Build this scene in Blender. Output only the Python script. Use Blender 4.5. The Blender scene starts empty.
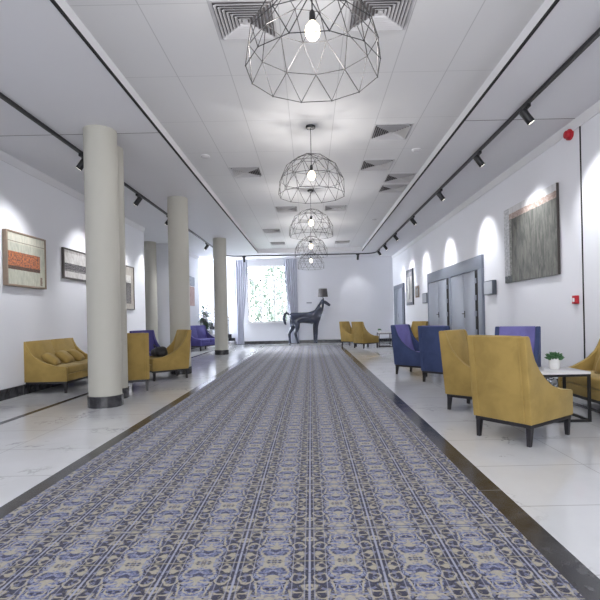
import bpy, bmesh, math, random
from mathutils import Vector, Matrix, Euler
PI = math.pi
S = 1.13            # every length below is written in units of the camera height (1.13 m) and scaled once at the end
scene = bpy.context.scene
C = scene.collection

# ------------------------------------------------------------------ camera
cd = bpy.data.cameras.new('camera')
cd.sensor_width = 36.0
cd.lens = 465.0 / 600.0 * 36.0
cd.shift_x = -10.5 / 600.0
cd.shift_y = 17.0 / 600.0
cd.clip_end = 300
cam = bpy.data.objects.new('camera', cd)
C.objects.link(cam)
cam.matrix_world = Matrix.Translation((0, 0, S)) @ Matrix.Rotation(PI / 2, 4, 'X') @ Matrix.Rotation(math.radians(-1.2), 4, 'Z')
scene.camera = cam

# ------------------------------------------------------------------ world, daylight, exposure
w = bpy.data.worlds.new('world'); scene.world = w
w.use_nodes = True
bg = w.node_tree.nodes['Background']
bg.inputs[0].default_value = (0.88, 0.94, 1.0, 1)
bg.inputs[1].default_value = 15.0

def area(name, loc, aim, sx, sy, power, col=(1, 1, 1)):
    l = bpy.data.lights.new(name, 'AREA'); l.shape = 'RECTANGLE'
    l.size = sx * S; l.size_y = sy * S; l.energy = power; l.color = col
    o = bpy.data.objects.new(name, l); C.objects.link(o)
    o.location = Vector(loc) * S
    o.rotation_euler = (Vector(aim) - Vector(loc)).to_track_quat('-Z', 'Y').to_euler()
    return o
# added fill light inside the blank wall behind the camera; daylight of the glazed stair side
area('camera_side_fill', (-0.4, -2.3, 1.9), (-0.4, 10, 1.9), 6.2, 2.2, 230, (0.95, 0.97, 1.0))
area('stair_daylight', (-5.9, 17.35, 2.0), (0, 16.6, 1.4), 0.85, 2.2, 520, (0.86, 0.92, 1.0))

area('window_daylight', (-1.6, 20.2, 5.2), (-1.2, 16.0, 0.6), 3.4, 2.4, 6500, (0.90, 0.95, 1.0))

vs = scene.view_settings
vs.view_transform = 'Standard'; vs.look = 'None'; vs.gamma = 1.0; vs.use_curve_mapping = False
vs.exposure = 0.36
TOP = set(C.objects)

# ------------------------------------------------------------------ materials
def lin(c):
    return tuple(((x / 255) / 12.92 if x / 255 <= 0.04045 else ((x / 255 + 0.055) / 1.055) ** 2.4) for x in c) + (1,)

class G:
    """small node graph helper"""
    def __init__(s, name):
        s.m = bpy.data.materials.new(name); s.m.use_nodes = True
        s.t = s.m.node_tree; s.b = s.t.nodes['Principled BSDF']
    def n(s, typ, **k):
        x = s.t.nodes.new(typ)
        for a, v in k.items(): setattr(x, a, v)
        return x
    def l(s, a, b): s.t.links.new(a, b)
    def put(s, inp, v):
        if isinstance(v, (int, float)): inp.default_value = v
        elif isinstance(v, (tuple, list)): inp.default_value = v
        else: s.l(v, inp)
    def f(s, op, a, b=0.0, c=None):
        x = s.n('ShaderNodeMath', operation=op)
        s.put(x.inputs[0], a); s.put(x.inputs[1], b)
        if c is not None: s.put(x.inputs[2], c)
        return x.outputs[0]
    def mix(s, fac, a, b, blend='MIX'):
        x = s.n('ShaderNodeMix', data_type='RGBA', blend_type=blend)
        s.put(x.inputs[0], fac); s.put(x.inputs[6], a); s.put(x.inputs[7], b)
        return x.outputs[2]
    def coord(s, which='Object', scale=1.0 / S):
        tc = s.n('ShaderNodeTexCoord'); mp = s.n('ShaderNodeMapping')
        if isinstance(scale, (int, float)): scale = (scale,) * 3
        mp.inputs['Scale'].default_value = scale
        s.l(tc.outputs[which], mp.inputs[0]); return mp.outputs[0]
    def noise(s, vec, scale, detail=3, rough=0.5, dist=0.0):
        x = s.n('ShaderNodeTexNoise'); s.l(vec, x.inputs['Vector'])
        x.inputs['Scale'].default_value = scale; x.inputs['Detail'].default_value = detail
        x.inputs['Roughness'].default_value = rough; x.inputs['Distortion'].default_value = dist
        return x.outputs['Fac']
    def xyz(s, v):
        x = s.n('ShaderNodeSeparateXYZ'); s.l(v, x.inputs[0]); return x.outputs
    def comb(s, a, b, c=0.0):
        x = s.n('ShaderNodeCombineXYZ'); s.put(x.inputs[0], a); s.put(x.inputs[1], b); s.put(x.inputs[2], c); return x.outputs[0]
    def ss(s, v, lo, hi):
        x = s.n('ShaderNodeMapRange', interpolation_type='SMOOTHSTEP')
        s.put(x.inputs[0], v); x.inputs[1].default_value = lo; x.inputs[2].default_value = hi
        return x.outputs[0]
    def bump(s, h, strength, dist=0.01):
        x = s.n('ShaderNodeBump'); s.l(h, x.inputs['Height'])
        x.inputs['Strength'].default_value = strength; x.inputs['Distance'].default_value = dist
        s.l(x.outputs[0], s.b.inputs['Normal'])

def plain(name, col, rough=0.5, metal=0.0, var=0.03, vscale=6, spec=0.5, bump=0.0):
    g = G(name); v = g.coord()
    n = g.noise(v, vscale, 4)
    c = lin(col)
    lo = tuple(x * (1 - var * 2) for x in c[:3]) + (1,); hi = tuple(min(1, x * (1 + var * 2)) for x in c[:3]) + (1,)
    g.put(g.b.inputs['Base Color'], g.mix(n, lo, hi))
    g.b.inputs['Roughness'].default_value = rough; g.b.inputs['Metallic'].default_value = metal
    g.b.inputs['Specular IOR Level'].default_value = spec
    if bump: g.bump(g.noise(v, vscale * 12, 3), bump)
    return g.m

def velvet(name, col, sheen_col, amount=0.5):
    g = G(name); v = g.coord()
    n1 = g.noise(v, 5, 4, 0.6, 0.4); n2 = g.noise(v, 90, 2)
    c = lin(col)
    lo = tuple(x * 0.88 for x in c[:3]) + (1,); hi = tuple(min(1, x * 1.12) for x in c[:3]) + (1,)
    g.put(g.b.inputs['Base Color'], g.mix(g.ss(n1, 0.3, 0.7), lo, hi))
    g.b.inputs['Roughness'].default_value = 0.75
    g.b.inputs['Specular IOR Level'].default_value = 0.2
    g.b.inputs['Sheen Weight'].default_value = amount
    g.b.inputs['Sheen Roughness'].default_value = 0.4
    g.b.inputs['Sheen Tint'].default_value = lin(sheen_col)
    g.bump(g.f('ADD', n2, g.f('MULTIPLY', n1, 0.8)), 0.12)
    return g.m

def emit(name, col, strength):
    g = G(name); g.b.inputs['Base Color'].default_value = lin(col)
    g.b.inputs['Emission Color'].default_value = lin(col); g.b.inputs['Emission Strength'].default_value = strength
    return g.m

def wall_mat(name, col):
    g = G(name); v = g.coord()
    n = g.noise(v, 1.2, 3); c = lin(col)
    g.put(g.b.inputs['Base Color'], g.mix(n, tuple(x * .97 for x in c[:3]) + (1,), tuple(min(1, x * 1.02) for x in c[:3]) + (1,)))
    g.b.inputs['Roughness'].default_value = 0.6; g.b.inputs['Specular IOR Level'].default_value = 0.25
    g.bump(g.noise(v, 160, 2), 0.03)
    return g.m

def marble_mat():
    g = G('white_marble_tiles'); v = g.coord(); p = g.xyz(v)
    wv = g.noise(v, 1.1, 6, 0.62, 0.6)
    vein = g.f('ABSOLUTE', g.f('SUBTRACT', wv, 0.5))
    vein = g.f('SUBTRACT', 1.0, g.ss(vein, 0.0, 0.012))
    mask = g.ss(g.noise(v, 1.7, 2), 0.5, 0.66)
    veins = g.f('MULTIPLY', vein, mask)
    cloud = g.noise(v, 2.0, 5, 0.6)
    col = g.mix(cloud, lin((202, 203, 205)), lin((223, 225, 228)))
    col = g.mix(g.f('MULTIPLY', veins, 0.6), col, lin((120, 120, 122)))
    def joint(c, off, per, hw):
        a = g.f('PINGPONG', g.f('ADD', g.f('SUBTRACT', c, off), per * 50), per / 2)
        return g.f('SUBTRACT', 1.0, g.ss(a, hw * 0.4, hw))
    xr = g.f('ABSOLUTE', g.f('ADD', p[0], 0.325))
    j = g.f('MAXIMUM', joint(xr, 1.38, 0.705, 0.0045), joint(p[1], 3.04, 0.64, 0.006))
    col = g.mix(g.f('MULTIPLY', j, 0.45), col, lin((120, 118, 116)))
    g.put(g.b.inputs['Base Color'], col)
    g.put(g.b.inputs['Roughness'], g.f('MULTIPLY_ADD', cloud, 0.08, 0.07))
    g.b.inputs['Specular IOR Level'].default_value = 0.6
    return g.m

def black_stone():
    g = G('black_polished_stone'); v = g.coord(); p = g.xyz(v)
    n = g.noise(v, 9, 6, 0.65)
    col = g.mix(g.ss(n, 0.35, 0.75), lin((38, 38, 42)), lin((72, 72, 76)))
    a = g.f('PINGPONG', g.f('ADD', g.f('SUBTRACT', p[1], 2.62), 64.0), 0.64)
    j = g.f('SUBTRACT', 1.0, g.ss(a, 0.001, 0.005))
    col = g.mix(g.f('MULTIPLY', j, 0.6), col, lin((150, 150, 150)))
    g.put(g.b.inputs['Base Color'], col)
    g.put(g.b.inputs['Roughness'], g.f('MULTIPLY_ADD', n, 0.15, 0.12))
    return g.m

def carpet_mat():
    g = G('patterned_carpet_pile'); v = g.coord(); p = g.xyz(v)
    P = 0.287; Q = 0.574
    u = g.f('PINGPONG', g.f('ADD', g.f('ADD', p[0], 0.024), P * 40), P / 2)      # 0 on a stripe, P/2 half way
    q = g.f('PINGPONG', g.f('ADD', g.f('ADD', p[1], 0.12), Q * 10), Q / 2)
    uv = g.comb(u, q)
    def ring(cx, cy, r, wd, sx=1.0, sy=1.0):
        dx = g.f('MULTIPLY', g.f('SUBTRACT', u, cx), sx); dy = g.f('MULTIPLY', g.f('SUBTRACT', q, cy), sy)
        d = g.f('SQRT', g.f('ADD', g.f('MULTIPLY', dx, dx), g.f('MULTIPLY', dy, dy)))
        return g.f('SUBTRACT', 1.0, g.ss(g.f('ABSOLUTE', g.f('SUBTRACT', d, r)), wd * 0.45, wd))
    def blob(cx, cy, r, sx=1.0, sy=1.0):
        dx = g.f('MULTIPLY', g.f('SUBTRACT', u, cx), sx); dy = g.f('MULTIPLY', g.f('SUBTRACT', q, cy), sy)
        d = g.f('SQRT', g.f('ADD', g.f('MULTIPLY', dx, dx), g.f('MULTIPLY', dy, dy)))
        return g.f('SUBTRACT', 1.0, g.ss(d, r * 0.8, r * 1.1))
    def line(val, at, wd):
        return g.f('SUBTRACT', 1.0, g.ss(g.f('ABSOLUTE', g.f('SUBTRACT', val, at)), wd * 0.5, wd))
    def mx(*a):
        r = a[0]
        for b in a[1:]: r = g.f('MAXIMUM', r, b)
        return r
    n1 = g.noise(uv, 40, 2, 0.5, 0.8)
    n2 = g.noise(uv, 26, 2, 0.5, 1.4)
    n3 = g.noise(v, 1.6, 3)
    # ground: navy beside the stripe, periwinkle between, rubbed and uneven
    u0, q0 = u, q
    u = g.f('ADD', u, g.f('MULTIPLY', g.f('SUBTRACT', g.noise(uv, 16, 1), 0.5), 0.07)); q = g.f('ADD', q, g.f('MULTIPLY', g.f('SUBTRACT', g.noise(uv, 13, 1), 0.5), 0.09))
    navyband = g.f('SUBTRACT', 1.0, g.ss(g.f('ADD', u, g.f('MULTIPLY', g.f('SUBTRACT', n2, 0.5), 0.16)), 0.074, 0.082))
    peri = g.mix(g.ss(n1, 0.44, 0.54), lin((86, 96, 142)), lin((138, 144, 172)))
    col = g.mix(navyband, peri, lin((14, 16, 52)))
    # dark leaf shapes in the field, light petals in the band
    col = g.mix(g.f('MULTIPLY', g.ss(n2, 0.57, 0.60), 0.85), col, lin((20, 24, 62)))
    petal = g.f('MULTIPLY', navyband, g.f('SUBTRACT', 1.0, g.ss(n1, 0.38, 0.41)))
    col = g.mix(g.f('MULTIPLY', petal, 0.8), col, lin((112, 118, 152)))
    # beige scrolls
    scr = mx(ring(0.050, 0.050, 0.027, 0.0075), ring(0.050, 0.155, 0.029, 0.0075), ring(0.046, 0.242, 0.022, 0.007),
             ring(0.1435, 0.10, 0.060, 0.008), ring(0.1435, 0.10, 0.027, 0.008), ring(0.1435, 0.225, 0.050, 0.008),
             ring(0.098, 0.0, 0.043, 0.008), ring(0.1435, 0.287, 0.030, 0.010), ring(0.0, 0.105, 0.022, 0.007))
    fill = mx(blob(0.1435, 0.045, 0.016, 0.8), blob(0.1435, 0.16, 0.018, 1.0, 0.8), blob(0.03, 0.0, 0.014, 0.5, 1.6), blob(0.10, 0.262, 0.012, 0.7, 1.5))
    cont = g.f('SUBTRACT', 1.0, g.ss(g.f('ABSOLUTE', g.f('SUBTRACT', n2, 0.47)), 0.008, 0.020))
    gate = g.ss(n1, 0.40, 0.46)
    beige = g.f('MAXIMUM', g.f('MULTIPLY', mx(scr, fill), g.f('MULTIPLY_ADD', gate, 0.6, 0.4)), g.f('MULTIPLY', cont, g.f('SUBTRACT', 0.8, g.f('MULTIPLY', navyband, 0.45))))
    bc = g.mix(n3, lin((166, 158, 138)), lin((188, 180, 160)))
    col = g.mix(g.f('MULTIPLY', beige, 0.88), col, bc)
    # dots of navy inside scrolls
    dots = mx(blob(0.052, 0.055, 0.012), blob(0.052, 0.16, 0.013), blob(0.046, 0.245, 0.011), blob(0.1435, 0.10, 0.012), blob(0.098, 0.0, 0.014, 0.7, 1.3))
    col = g.mix(dots, col, lin((26, 28, 64)))
    # fine stripes along and across the runner
    u, q = u0, q0
    ln = g.f('MULTIPLY', line(u, 0.0, 0.006), 0.95)
    ln2 = g.f('MULTIPLY', g.f('MAXIMUM', line(u, 0.019, 0.0035), line(u, 0.066, 0.003)), 0.6)
    cr = g.f('MULTIPLY', g.f('MAXIMUM', line(q, 0.0, 0.004), line(q, 0.287, 0.005)), 0.6)
    col = g.mix(ln, col, lin((160, 163, 184)))
    col = g.mix(ln2, col, lin((160, 162, 178)))
    col = g.mix(cr, col, lin((176, 168, 142)))
    dk = g.f('MULTIPLY', g.f('MAXIMUM', line(q, 0.012, 0.005), line(q, 0.20, 0.004)), 0.6)
    col = g.mix(dk, col, lin((46, 48, 80)))
    pile = g.noise(v, 260, 2)
    col = g.mix(0.18, col, g.mix(pile, lin((30, 30, 40)), lin((190, 188, 184))))
    g.put(g.b.inputs['Base Color'], col)
    g.b.inputs['Roughness'].default_value = 0.9; g.b.inputs['Specular IOR Level'].default_value = 0.15
    g.b.inputs['Sheen Weight'].default_value = 0.22; g.b.inputs['Sheen Roughness'].default_value = 0.3; g.b.inputs['Sheen Tint'].default_value = lin((225, 230, 250))
    g.bump(pile, 0.25)
    return g.m

def ceiling_tile_mat():
    g = G('ceiling_tile_paint'); v = g.coord(); p = g.xyz(v)
    a = g.f('PINGPONG', g.f('ADD', g.f('SUBTRACT', p[0], 0.33), 53.0), 0.265)
    b = g.f('PINGPONG', g.f('ADD', g.f('SUBTRACT', p[1], 3.53), 53.0), 0.53)
    j = g.f('MAXIMUM', g.f('SUBTRACT', 1.0, g.ss(a, 0.002, 0.006)), g.f('MULTIPLY', g.f('SUBTRACT', 1.0, g.ss(b, 0.002, 0.006)), 0.7))
    col = g.mix(g.f('MULTIPLY', j, 0.4), lin((214, 214, 216)), lin((120, 120, 124)))
    g.put(g.b.inputs['Base Color'], col); g.b.inputs['Roughness'].default_value = 0.7
    return g.m

def art_mat(name, rows, blocks=(), streak=0.5, vertical=True):
    """painted canvas: rows of (v_top, colour a, colour b, mottle) and blocks (u0,u1,v0,v1,colour a,colour b)"""
    g = G(name); v = g.coord('UV', 1.0); p = g.xyz(v)
    u, vv = p[0], p[1]
    mp = g.n('ShaderNodeMapping'); g.l(v, mp.inputs[0])
    mp.inputs['Scale'].default_value = (14, 2.2, 1) if vertical else (3, 12, 1)
    ns = g.noise(mp.outputs[0], 2.0, 6, 0.7, 0.6)
    nf = g.noise(v, 26, 4, 0.7)
    wob = g.f('MULTIPLY', g.f('SUBTRACT', nf, 0.5), 0.025)
    y = g.f('ADD', vv, wob); x = g.f('ADD', u, wob)
    col = g.mix(g.ss(ns, 0.3, 0.7), lin(rows[0][1]), lin(rows[0][2]))
    for (v0, a, b) in rows[1:]:
        c = g.mix(g.ss(ns, 0.38, 0.62), lin(a), lin(b))
        col = g.mix(g.ss(y, v0 - 0.004, v0 + 0.004), col, c)
    for (u0, u1, v0, v1, a, b) in blocks:
        c = g.mix(g.ss(nf, 0.40, 0.62), lin(a), lin(b))
        m = g.f('MULTIPLY', g.f('MULTIPLY', g.ss(x, u0 - .004, u0 + .004), g.f('SUBTRACT', 1.0, g.ss(x, u1 - .004, u1 + .004))),
                g.f('MULTIPLY', g.ss(y, v0 - .004, v0 + .004), g.f('SUBTRACT', 1.0, g.ss(y, v1 - .004, v1 + .004))))
        col = g.mix(m, col, c)
    g.put(g.b.inputs['Base Color'], col); g.b.inputs['Roughness'].default_value = 0.7
    g.bump(nf, 0.15)
    return g.m

def glass_mat():
    g = G('window_glass')
    t = g.n('ShaderNodeBsdfTransparent'); gl = g.n('ShaderNodeBsdfGlossy'); gl.inputs['Roughness'].default_value = 0.02
    fr = g.n('ShaderNodeFresnel'); fr.inputs[0].default_value = 1.45
    m = g.n('ShaderNodeMixShader'); g.l(fr.outputs[0], m.inputs[0]); g.l(t.outputs[0], m.inputs[1]); g.l(gl.outputs[0], m.inputs[2])
    g.l(m.outputs[0], g.t.nodes['Material Output'].inputs[0])
    return g.m

M = {}
M['wall'] = wall_mat('white_wall_paint', (226, 227, 233))
M['soffit'] = wall_mat('soffit_paint', (218, 218, 222))
M['tiles'] = ceiling_tile_mat()
M['column'] = wall_mat('greige_column_paint', (187, 185, 176))
M['marble'] = marble_mat()
M['stone'] = black_stone()
M['carpet'] = carpet_mat()
M['black'] = plain('black_metal', (34, 34, 37), 0.4, 0.2)
M['wire'] = plain('dark_wire', (58, 57, 58), 0.45, 0.4)
M['shadowgap'] = plain('black_gap_trim', (16, 16, 18), 0.8)
M['gold'] = velvet('gold_velvet', (160, 135, 78), (205, 198, 168), 0.5)
M['indigo'] = velvet('indigo_velvet', (62, 74, 110), (120, 130, 170), 0.4)
M['lilac'] = velvet('lilac_velvet', (116, 112, 172), (180, 178, 220), 0.5)
M['violet'] = velvet('violet_velvet', (78, 74, 132), (150, 148, 205), 0.5)
M['darkwood'] = plain('black_stained_wood', (36, 34, 38), 0.35)
M['chrome'] = plain('steel_cap', (200, 200, 200), 0.2, 1.0)
M['greydoor'] = plain('grey_door_paint', (142, 148, 162), 0.45, var=.02)
M['greyframe'] = plain('grey_portal_paint', (112, 118, 132), 0.5, var=.02)
M['white'] = plain('white_paint', (236, 236, 238), 0.45, var=.01)
M['tabletop'] = plain('white_marble_top', (226, 225, 226), 0.15, var=.05, vscale=14)
M['ceramic'] = plain('white_ceramic', (228, 228, 228), 0.25, var=.01)
M['leaf'] = plain('succulent_leaf', (62, 104, 66), 0.5, var=.2, vscale=30)
M['leaf2'] = plain('house_plant_leaf', (60, 98, 66), 0.45, var=.25, vscale=20)
M['leaf3'] = plain('outdoor_leaf', (96, 106, 98), 0.6, var=.3, vscale=3)
M['bark'] = plain('bark', (96, 84, 70), 0.8, var=.2)
M['soil'] = plain('soil', (50, 40, 32), 0.9)
M['bag'] = plain('black_leather', (24, 24, 27), 0.45, var=.2, bump=.2)
M['horse'] = plain('black_lacquer', (56, 60, 76), 0.12, var=.15)
M['shade'] = plain('charcoal_shade_cloth', (84, 80, 82), 0.8)
M['curtain'] = plain('grey_curtain_cloth', (196, 198, 212), 0.85, var=.05, vscale=20)
M['taupe'] = plain('taupe_wood_frame', (140, 122, 106), 0.5, var=.1, vscale=20)
M['darkframe'] = plain('dark_wood_frame', (70, 64, 62), 0.5, var=.1, vscale=20)
M['greyplastic'] = plain('grey_plastic', (150, 154, 164), 0.4)
M['greyedge'] = plain('dark_grey_plastic', (82, 88, 98), 0.4)
M['red'] = plain('red_plastic', (178, 30, 44), 0.35)
M['vent'] = plain('vent_aluminium', (196, 195, 198), 0.5, 0.1)
M['ventdark'] = plain('vent_duct', (96, 92, 94), 0.8)
M['grass'] = plain('lawn', (110, 118, 104), 0.9, var=.2)
M['glass'] = glass_mat()
M['bulb'] = emit('warm_bulb', (255, 236, 205), 4)
M['lens'] = emit('spot_lens', (255, 248, 236), 4)

# ------------------------------------------------------------------ mesh helpers
class MB:
    def __init__(s): s.v = []; s.f = []; s.uv = None
    def add(s, vs, fs):
        n = len(s.v); s.v += [tuple(x) for x in vs]; s.f += [tuple(i + n for i in f) for f in fs]; return s
    def box(s, x0, x1, y0, y1, z0, z1, rot=None, piv=None):
        vs = [Vector((x, y, z)) for x in (x0, x1) for y in (y0, y1) for z in (z0, z1)]
        if rot is not None:
            c = Vector(piv) if piv else Vector(((x0 + x1) / 2, (y0 + y1) / 2, (z0 + z1) / 2))
            vs = [rot @ (p - c) + c for p in vs]
        return s.add(vs, [(0, 1, 3, 2), (4, 6, 7, 5), (0, 4, 5, 1), (2, 3, 7, 6), (0, 2, 6, 4), (1, 5, 7, 3)])
    def tube(s, pts, r, n=6, cap=True):
        pts = [Vector(p) for p in pts]; rs = r if isinstance(r, (list, tuple)) else [r] * len(pts)
        rings = []
        prev = None
        for i, p in enumerate(pts):
            if i == 0: t = pts[1] - p
            elif i == len(pts) - 1: t = p - pts[i - 1]
            else: t = (pts[i + 1] - p).normalized() + (p - pts[i - 1]).normalized()
            t = t.normalized()
            a = prev if prev is not None else (Vector((0, 0, 1)) if abs(t.z) < 0.9 else Vector((1, 0, 0)))
            a = (a - t * a.dot(t)).normalized(); prev = a
            b = t.cross(a)
            rings.append([p + (a * math.cos(2 * PI * k / n) + b * math.sin(2 * PI * k / n)) * rs[i] for k in range(n)])
        vs = [q for ring in rings for q in ring]
        fs = []
        for i in range(len(rings) - 1):
            for k in range(n):
                fs.append((i * n + k, i * n + (k + 1) % n, (i + 1) * n + (k + 1) % n, (i + 1) * n + k))
        if cap:
            fs.append(tuple(range(n - 1, -1, -1))); fs.append(tuple((len(rings) - 1) * n + k for k in range(n)))
        return s.add(vs, fs)
    def lathe(s, prof, n=24, c=(0, 0, 0)):
        vs = []; fs = []
        for (r, z) in prof:
            for k in range(n):
                a = 2 * PI * k / n; vs.append((c[0] + r * math.cos(a), c[1] + r * math.sin(a), c[2] + z))
        for i in range(len(prof) - 1):
            for k in range(n):
                fs.append((i * n + k, i * n + (k + 1) % n, (i + 1) * n + (k + 1) % n, (i + 1) * n + k))
        fs.append(tuple(range(n - 1, -1, -1))); fs.append(tuple((len(prof) - 1) * n + k for k in range(n)))
        return s.add(vs, fs)
    def prism(s, poly, y0, y1):
        """poly in x,z extruded along y"""
        n = len(poly)
        vs = [(x, y0, z) for x, z in poly] + [(x, y1, z) for x, z in poly]
        fs = [tuple(range(n)), tuple(range(2 * n - 1, n - 1, -1))]
        fs += [(i, i + n, (i + 1) % n + n, (i + 1) % n) for i in range(n)]
        return s.add(vs, fs)
    def quad(s, a, b, c, d): return s.add([a, b, c, d], [(0, 1, 2, 3)])
    def build(s, name, mat, parent=None, bevel=0.0, smooth=False, seg=2, loc=(0, 0, 0), rot=None, sub=0, normals=True):
        bm = bmesh.new()
        vs = [bm.verts.new(v) for v in s.v]
        for f in s.f:
            try: bm.faces.new([vs[i] for i in f])
            except ValueError: pass
        if normals: bmesh.ops.recalc_face_normals(bm, faces=bm.faces)
        if bevel:
            es = [e for e in bm.edges if len(e.link_faces) == 2 and e.calc_face_angle(0) > math.radians(35)]
            bmesh.ops.bevel(bm, geom=es, offset=bevel, segments=seg, profile=0.5, affect='EDGES', clamp_overlap=True)
        if sub: bmesh.ops.subdivide_edges(bm, edges=bm.edges, cuts=sub, use_grid_fill=True)
        me = bpy.data.meshes.new(name); bm.to_mesh(me); bm.free()
        if smooth or bevel:
            for p in me.polygons: p.use_smooth = True
            try: me.set_sharp_from_angle(angle=math.radians(40))
            except Exception: pass
        me.materials.append(mat)
        o = bpy.data.objects.new(name, me); C.objects.link(o)
        o.location = loc
        if rot is not None: o.rotation_euler = rot
        if parent is not None: o.parent = parent
        return o

def tag(o, label=None, cat=None, group=None, kind=None):
    if label: o['label'] = label
    if cat: o['category'] = cat
    if group: o['group'] = group
    if kind: o['kind'] = kind
    return o
def thing(name, loc, rz=0, label=None, cat=None, group=None, kind=None):
    o = bpy.data.objects.new(name, None); C.objects.link(o); o.location = loc; o.rotation_euler = (0, 0, rz)
    o.empty_display_size = 0.1
    return tag(o, label, cat, group, kind)
def copy_tree(o, parent=None):
    c = o.copy(); C.objects.link(c)
    if parent is not None: c.parent = parent
    for ch in [x for x in C.objects if x.parent == o]: copy_tree(ch, c)
    return c
def again(o, loc, rz=0, label=None):
    c = copy_tree(o); c.location = loc; c.rotation_euler = (0, 0, rz)
    if label: c['label'] = label
    return c
def struct(name, mb, mat, parent=None, **k):
    o = mb.build(name, mat, parent, **k)
    if parent is None: o['kind'] = 'structure'
    return o
def rotm(ax, deg): return Matrix.Rotation(math.radians(deg), 3, ax)

XL, XR, H, HC, ZB, Z0 = -4.03, 3.18, 3.26, 3.40, 17.8, -2.6
SL, SR, ZT = -1.78, 1.855, 16.2
# ------------------------------------------------------------------ room shell
struct('floor', MB().box(-6.2, XR + .15, Z0 - .15, ZB + .15, -0.1, 0), M['marble'])
struct('trim_1', MB().box(-1.705, -1.59, Z0, 16.1, 0, .003), M['stone'])
struct('trim_2', MB().box(.925, 1.055, Z0, 16.1, 0, .003), M['stone'])
struct('trim_3', MB().box(-3.16, -3.09, Z0, 16.9, 0, .002), M['stone'])
struct('trim_4', MB().box(2.80, 2.88, Z0, 17.0, 0, .002), M['stone'])
c = MB().box(-1.59, .925, Z0, 16.1, 0, .010).build('carpet_runner', M['carpet'])
tag(c, 'long blue and beige patterned carpet runner down the middle of the marble floor', 'carpet')

mw = MB().box(XL - .15, XL, Z0, 11.36, 0, H).box(XL - .15, XL, 13.75, 16.94, 0, H)
struct('wall_left', mw, M['wall'])
mr = MB().box(-5.9, XL - .15, 11.21, 11.36, 0, H).box(-5.9, XL - .15, 13.75, 13.9, 0, H)
struct('wall_recess', mr, M['wall'])
struct('wall_right', MB().box(XR, XR + .15, Z0, ZB + .15, 0, H + .2), M['wall'])
struct('wall_front', MB().box(XL - .15, XR + .15, Z0 - .15, Z0, 0, HC + .1), M['wall'])
wx0, wx1, wz0, wz1 = -2.40, -0.84, .82, 3.02
mb = MB().box(-6.2, wx0, ZB, ZB + .15, 0, H + .2).box(wx1, XR, ZB, ZB + .15, 0, H + .2)
mb.box(wx0, wx1, ZB, ZB + .15, 0, wz0).box(wx0, wx1, ZB, ZB + .15, wz1, H + .2)
struct('wall_back', mb, M['wall'])
struct('wall_stair', MB().box(-6.2, XL - .15, 16.79, 16.94, 0, H), M['wall'])
cl = MB().box(SL, SR, Z0, ZT, HC, HC + .1).build('ceiling', M['tiles']); cl['kind'] = 'structure'
struct('ceiling_soffit', MB().box(XL - .15, SL, Z0, ZT, H, HC + .1).box(SR, XR, Z0, ZT, H, HC + .1).box(-6.2, XR, ZT, ZB, H, HC + .1)
       .box(-6.2, XL - .15, 11.2, 13.9, H, HC + .1), M['soffit'])
# black shadow-gap trim along the two long edges of the raised ceiling
struct('trim_5', MB().box(SL, SL + .012, Z0, ZT, H - .004, H + .026), M['shadowgap'])
struct('trim_6', MB().box(SR - .012, SR, Z0, ZT, H - .004, H + .026), M['shadowgap'])
# cornices
def cornice(x0, s, a, b):
    return MB().prism([(x0, 3.15), (x0 + s * .012, 3.15), (x0 + s * .012, 3.16), (x0 + s * .035, H), (x0, H)], a, b)
struct('trim_7', cornice(XL, 1, Z0, 11.36), M['soffit'])
struct('trim_8', cornice(XL, 1, 13.75, 16.94), M['soffit'])
struct('trim_9', cornice(XR, -1, Z0, ZB), M['soffit'])
# expansion joints
struct('trim_10', MB().box(XR - .008, XR, 5.395, 5.412, 0, 3.22), M['shadowgap'])
struct('trim_11', MB().box(SR, XR, 5.44, 5.448, H - .002, H), M['ventdark'])
struct('trim_12', MB().box(XL, SL, 5.60, 5.608, H - .002, H), M['ventdark'])
# baseboards
struct('baseboard_left', MB().box(XL, XL + .02, Z0, 11.36, 0, .14).box(XL, XL + .02, 13.75, 16.94, 0, .14), M['stone'])
struct('baseboard_right', MB().box(XR - .02, XR, Z0, 8.46, 0, .14).box(XR - .02, XR, 12.41, 15.6, 0, .14), M['stone'])
struct('baseboard_back', MB().box(-2.88, XR - .02, ZB - .02, ZB, 0, .12), M['stone'])

# columns
def column(x, y, label, r=.185):
    t = thing('column', (x, y, 0), 0, label, 'column', 'round columns')
    MB().lathe([(r, .12), (r, H)], 40).build('shaft', M['column'], t, smooth=True)
    MB().lathe([(r + .012, 0.0), (r + .012, .128), (r, .132)], 40).build('plinth', M['stone'], t, smooth=True)
    return t
column(-2.45, 5.52, 'thick greige round column nearest the camera, foremost of the close-set pair')
column(-2.60, 6.08, 'greige round column just behind and half hidden by the nearest column')
column(-2.43, 8.66, 'greige round column rising behind the gold armchair that holds the black bag')
column(-2.52, 13.1, 'farthest free-standing greige round column, beside the violet sofa')
column(-4.62, 13.45, 'round column standing back in the left wall recess', .19)

# ------------------------------------------------------------------ back window, outside
win = thing('window_1', (0, ZB, 0), 0, kind='structure')
fw = .055
m = MB().box(wx0, wx0 + fw, .03, .10, wz0, wz1).box(wx1 - fw, wx1, .03, .10, wz0, wz1).box(wx0 + fw, wx1 - fw, .03, .10, wz0, wz0 + fw).box(wx0 + fw, wx1 - fw, .03, .10, wz1 - fw, wz1)
m.box(wx0 + fw, wx1 - fw, .035, .095, 2.42, 2.47)
for k in (1, 2):
    x = wx0 + (wx1 - wx0) * k / 3; m.box(x - .028, x + .028, .035, .095, wz0 + fw, wz1 - fw)
m.build('window_frame', M['white'], win)
m = MB()
for k in range(3):
    x = wx0 + (wx1 - wx0) * (k + .5) / 3; m.box(x - .008, x + .008, .055, .075, wz0 + fw, 2.42)
for z in (1.35, 1.88): m.box(wx0 + fw, wx1 - fw, .056, .074, z - .008, z + .008)
m.build('glazing_bar', M['white'], win)
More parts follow.
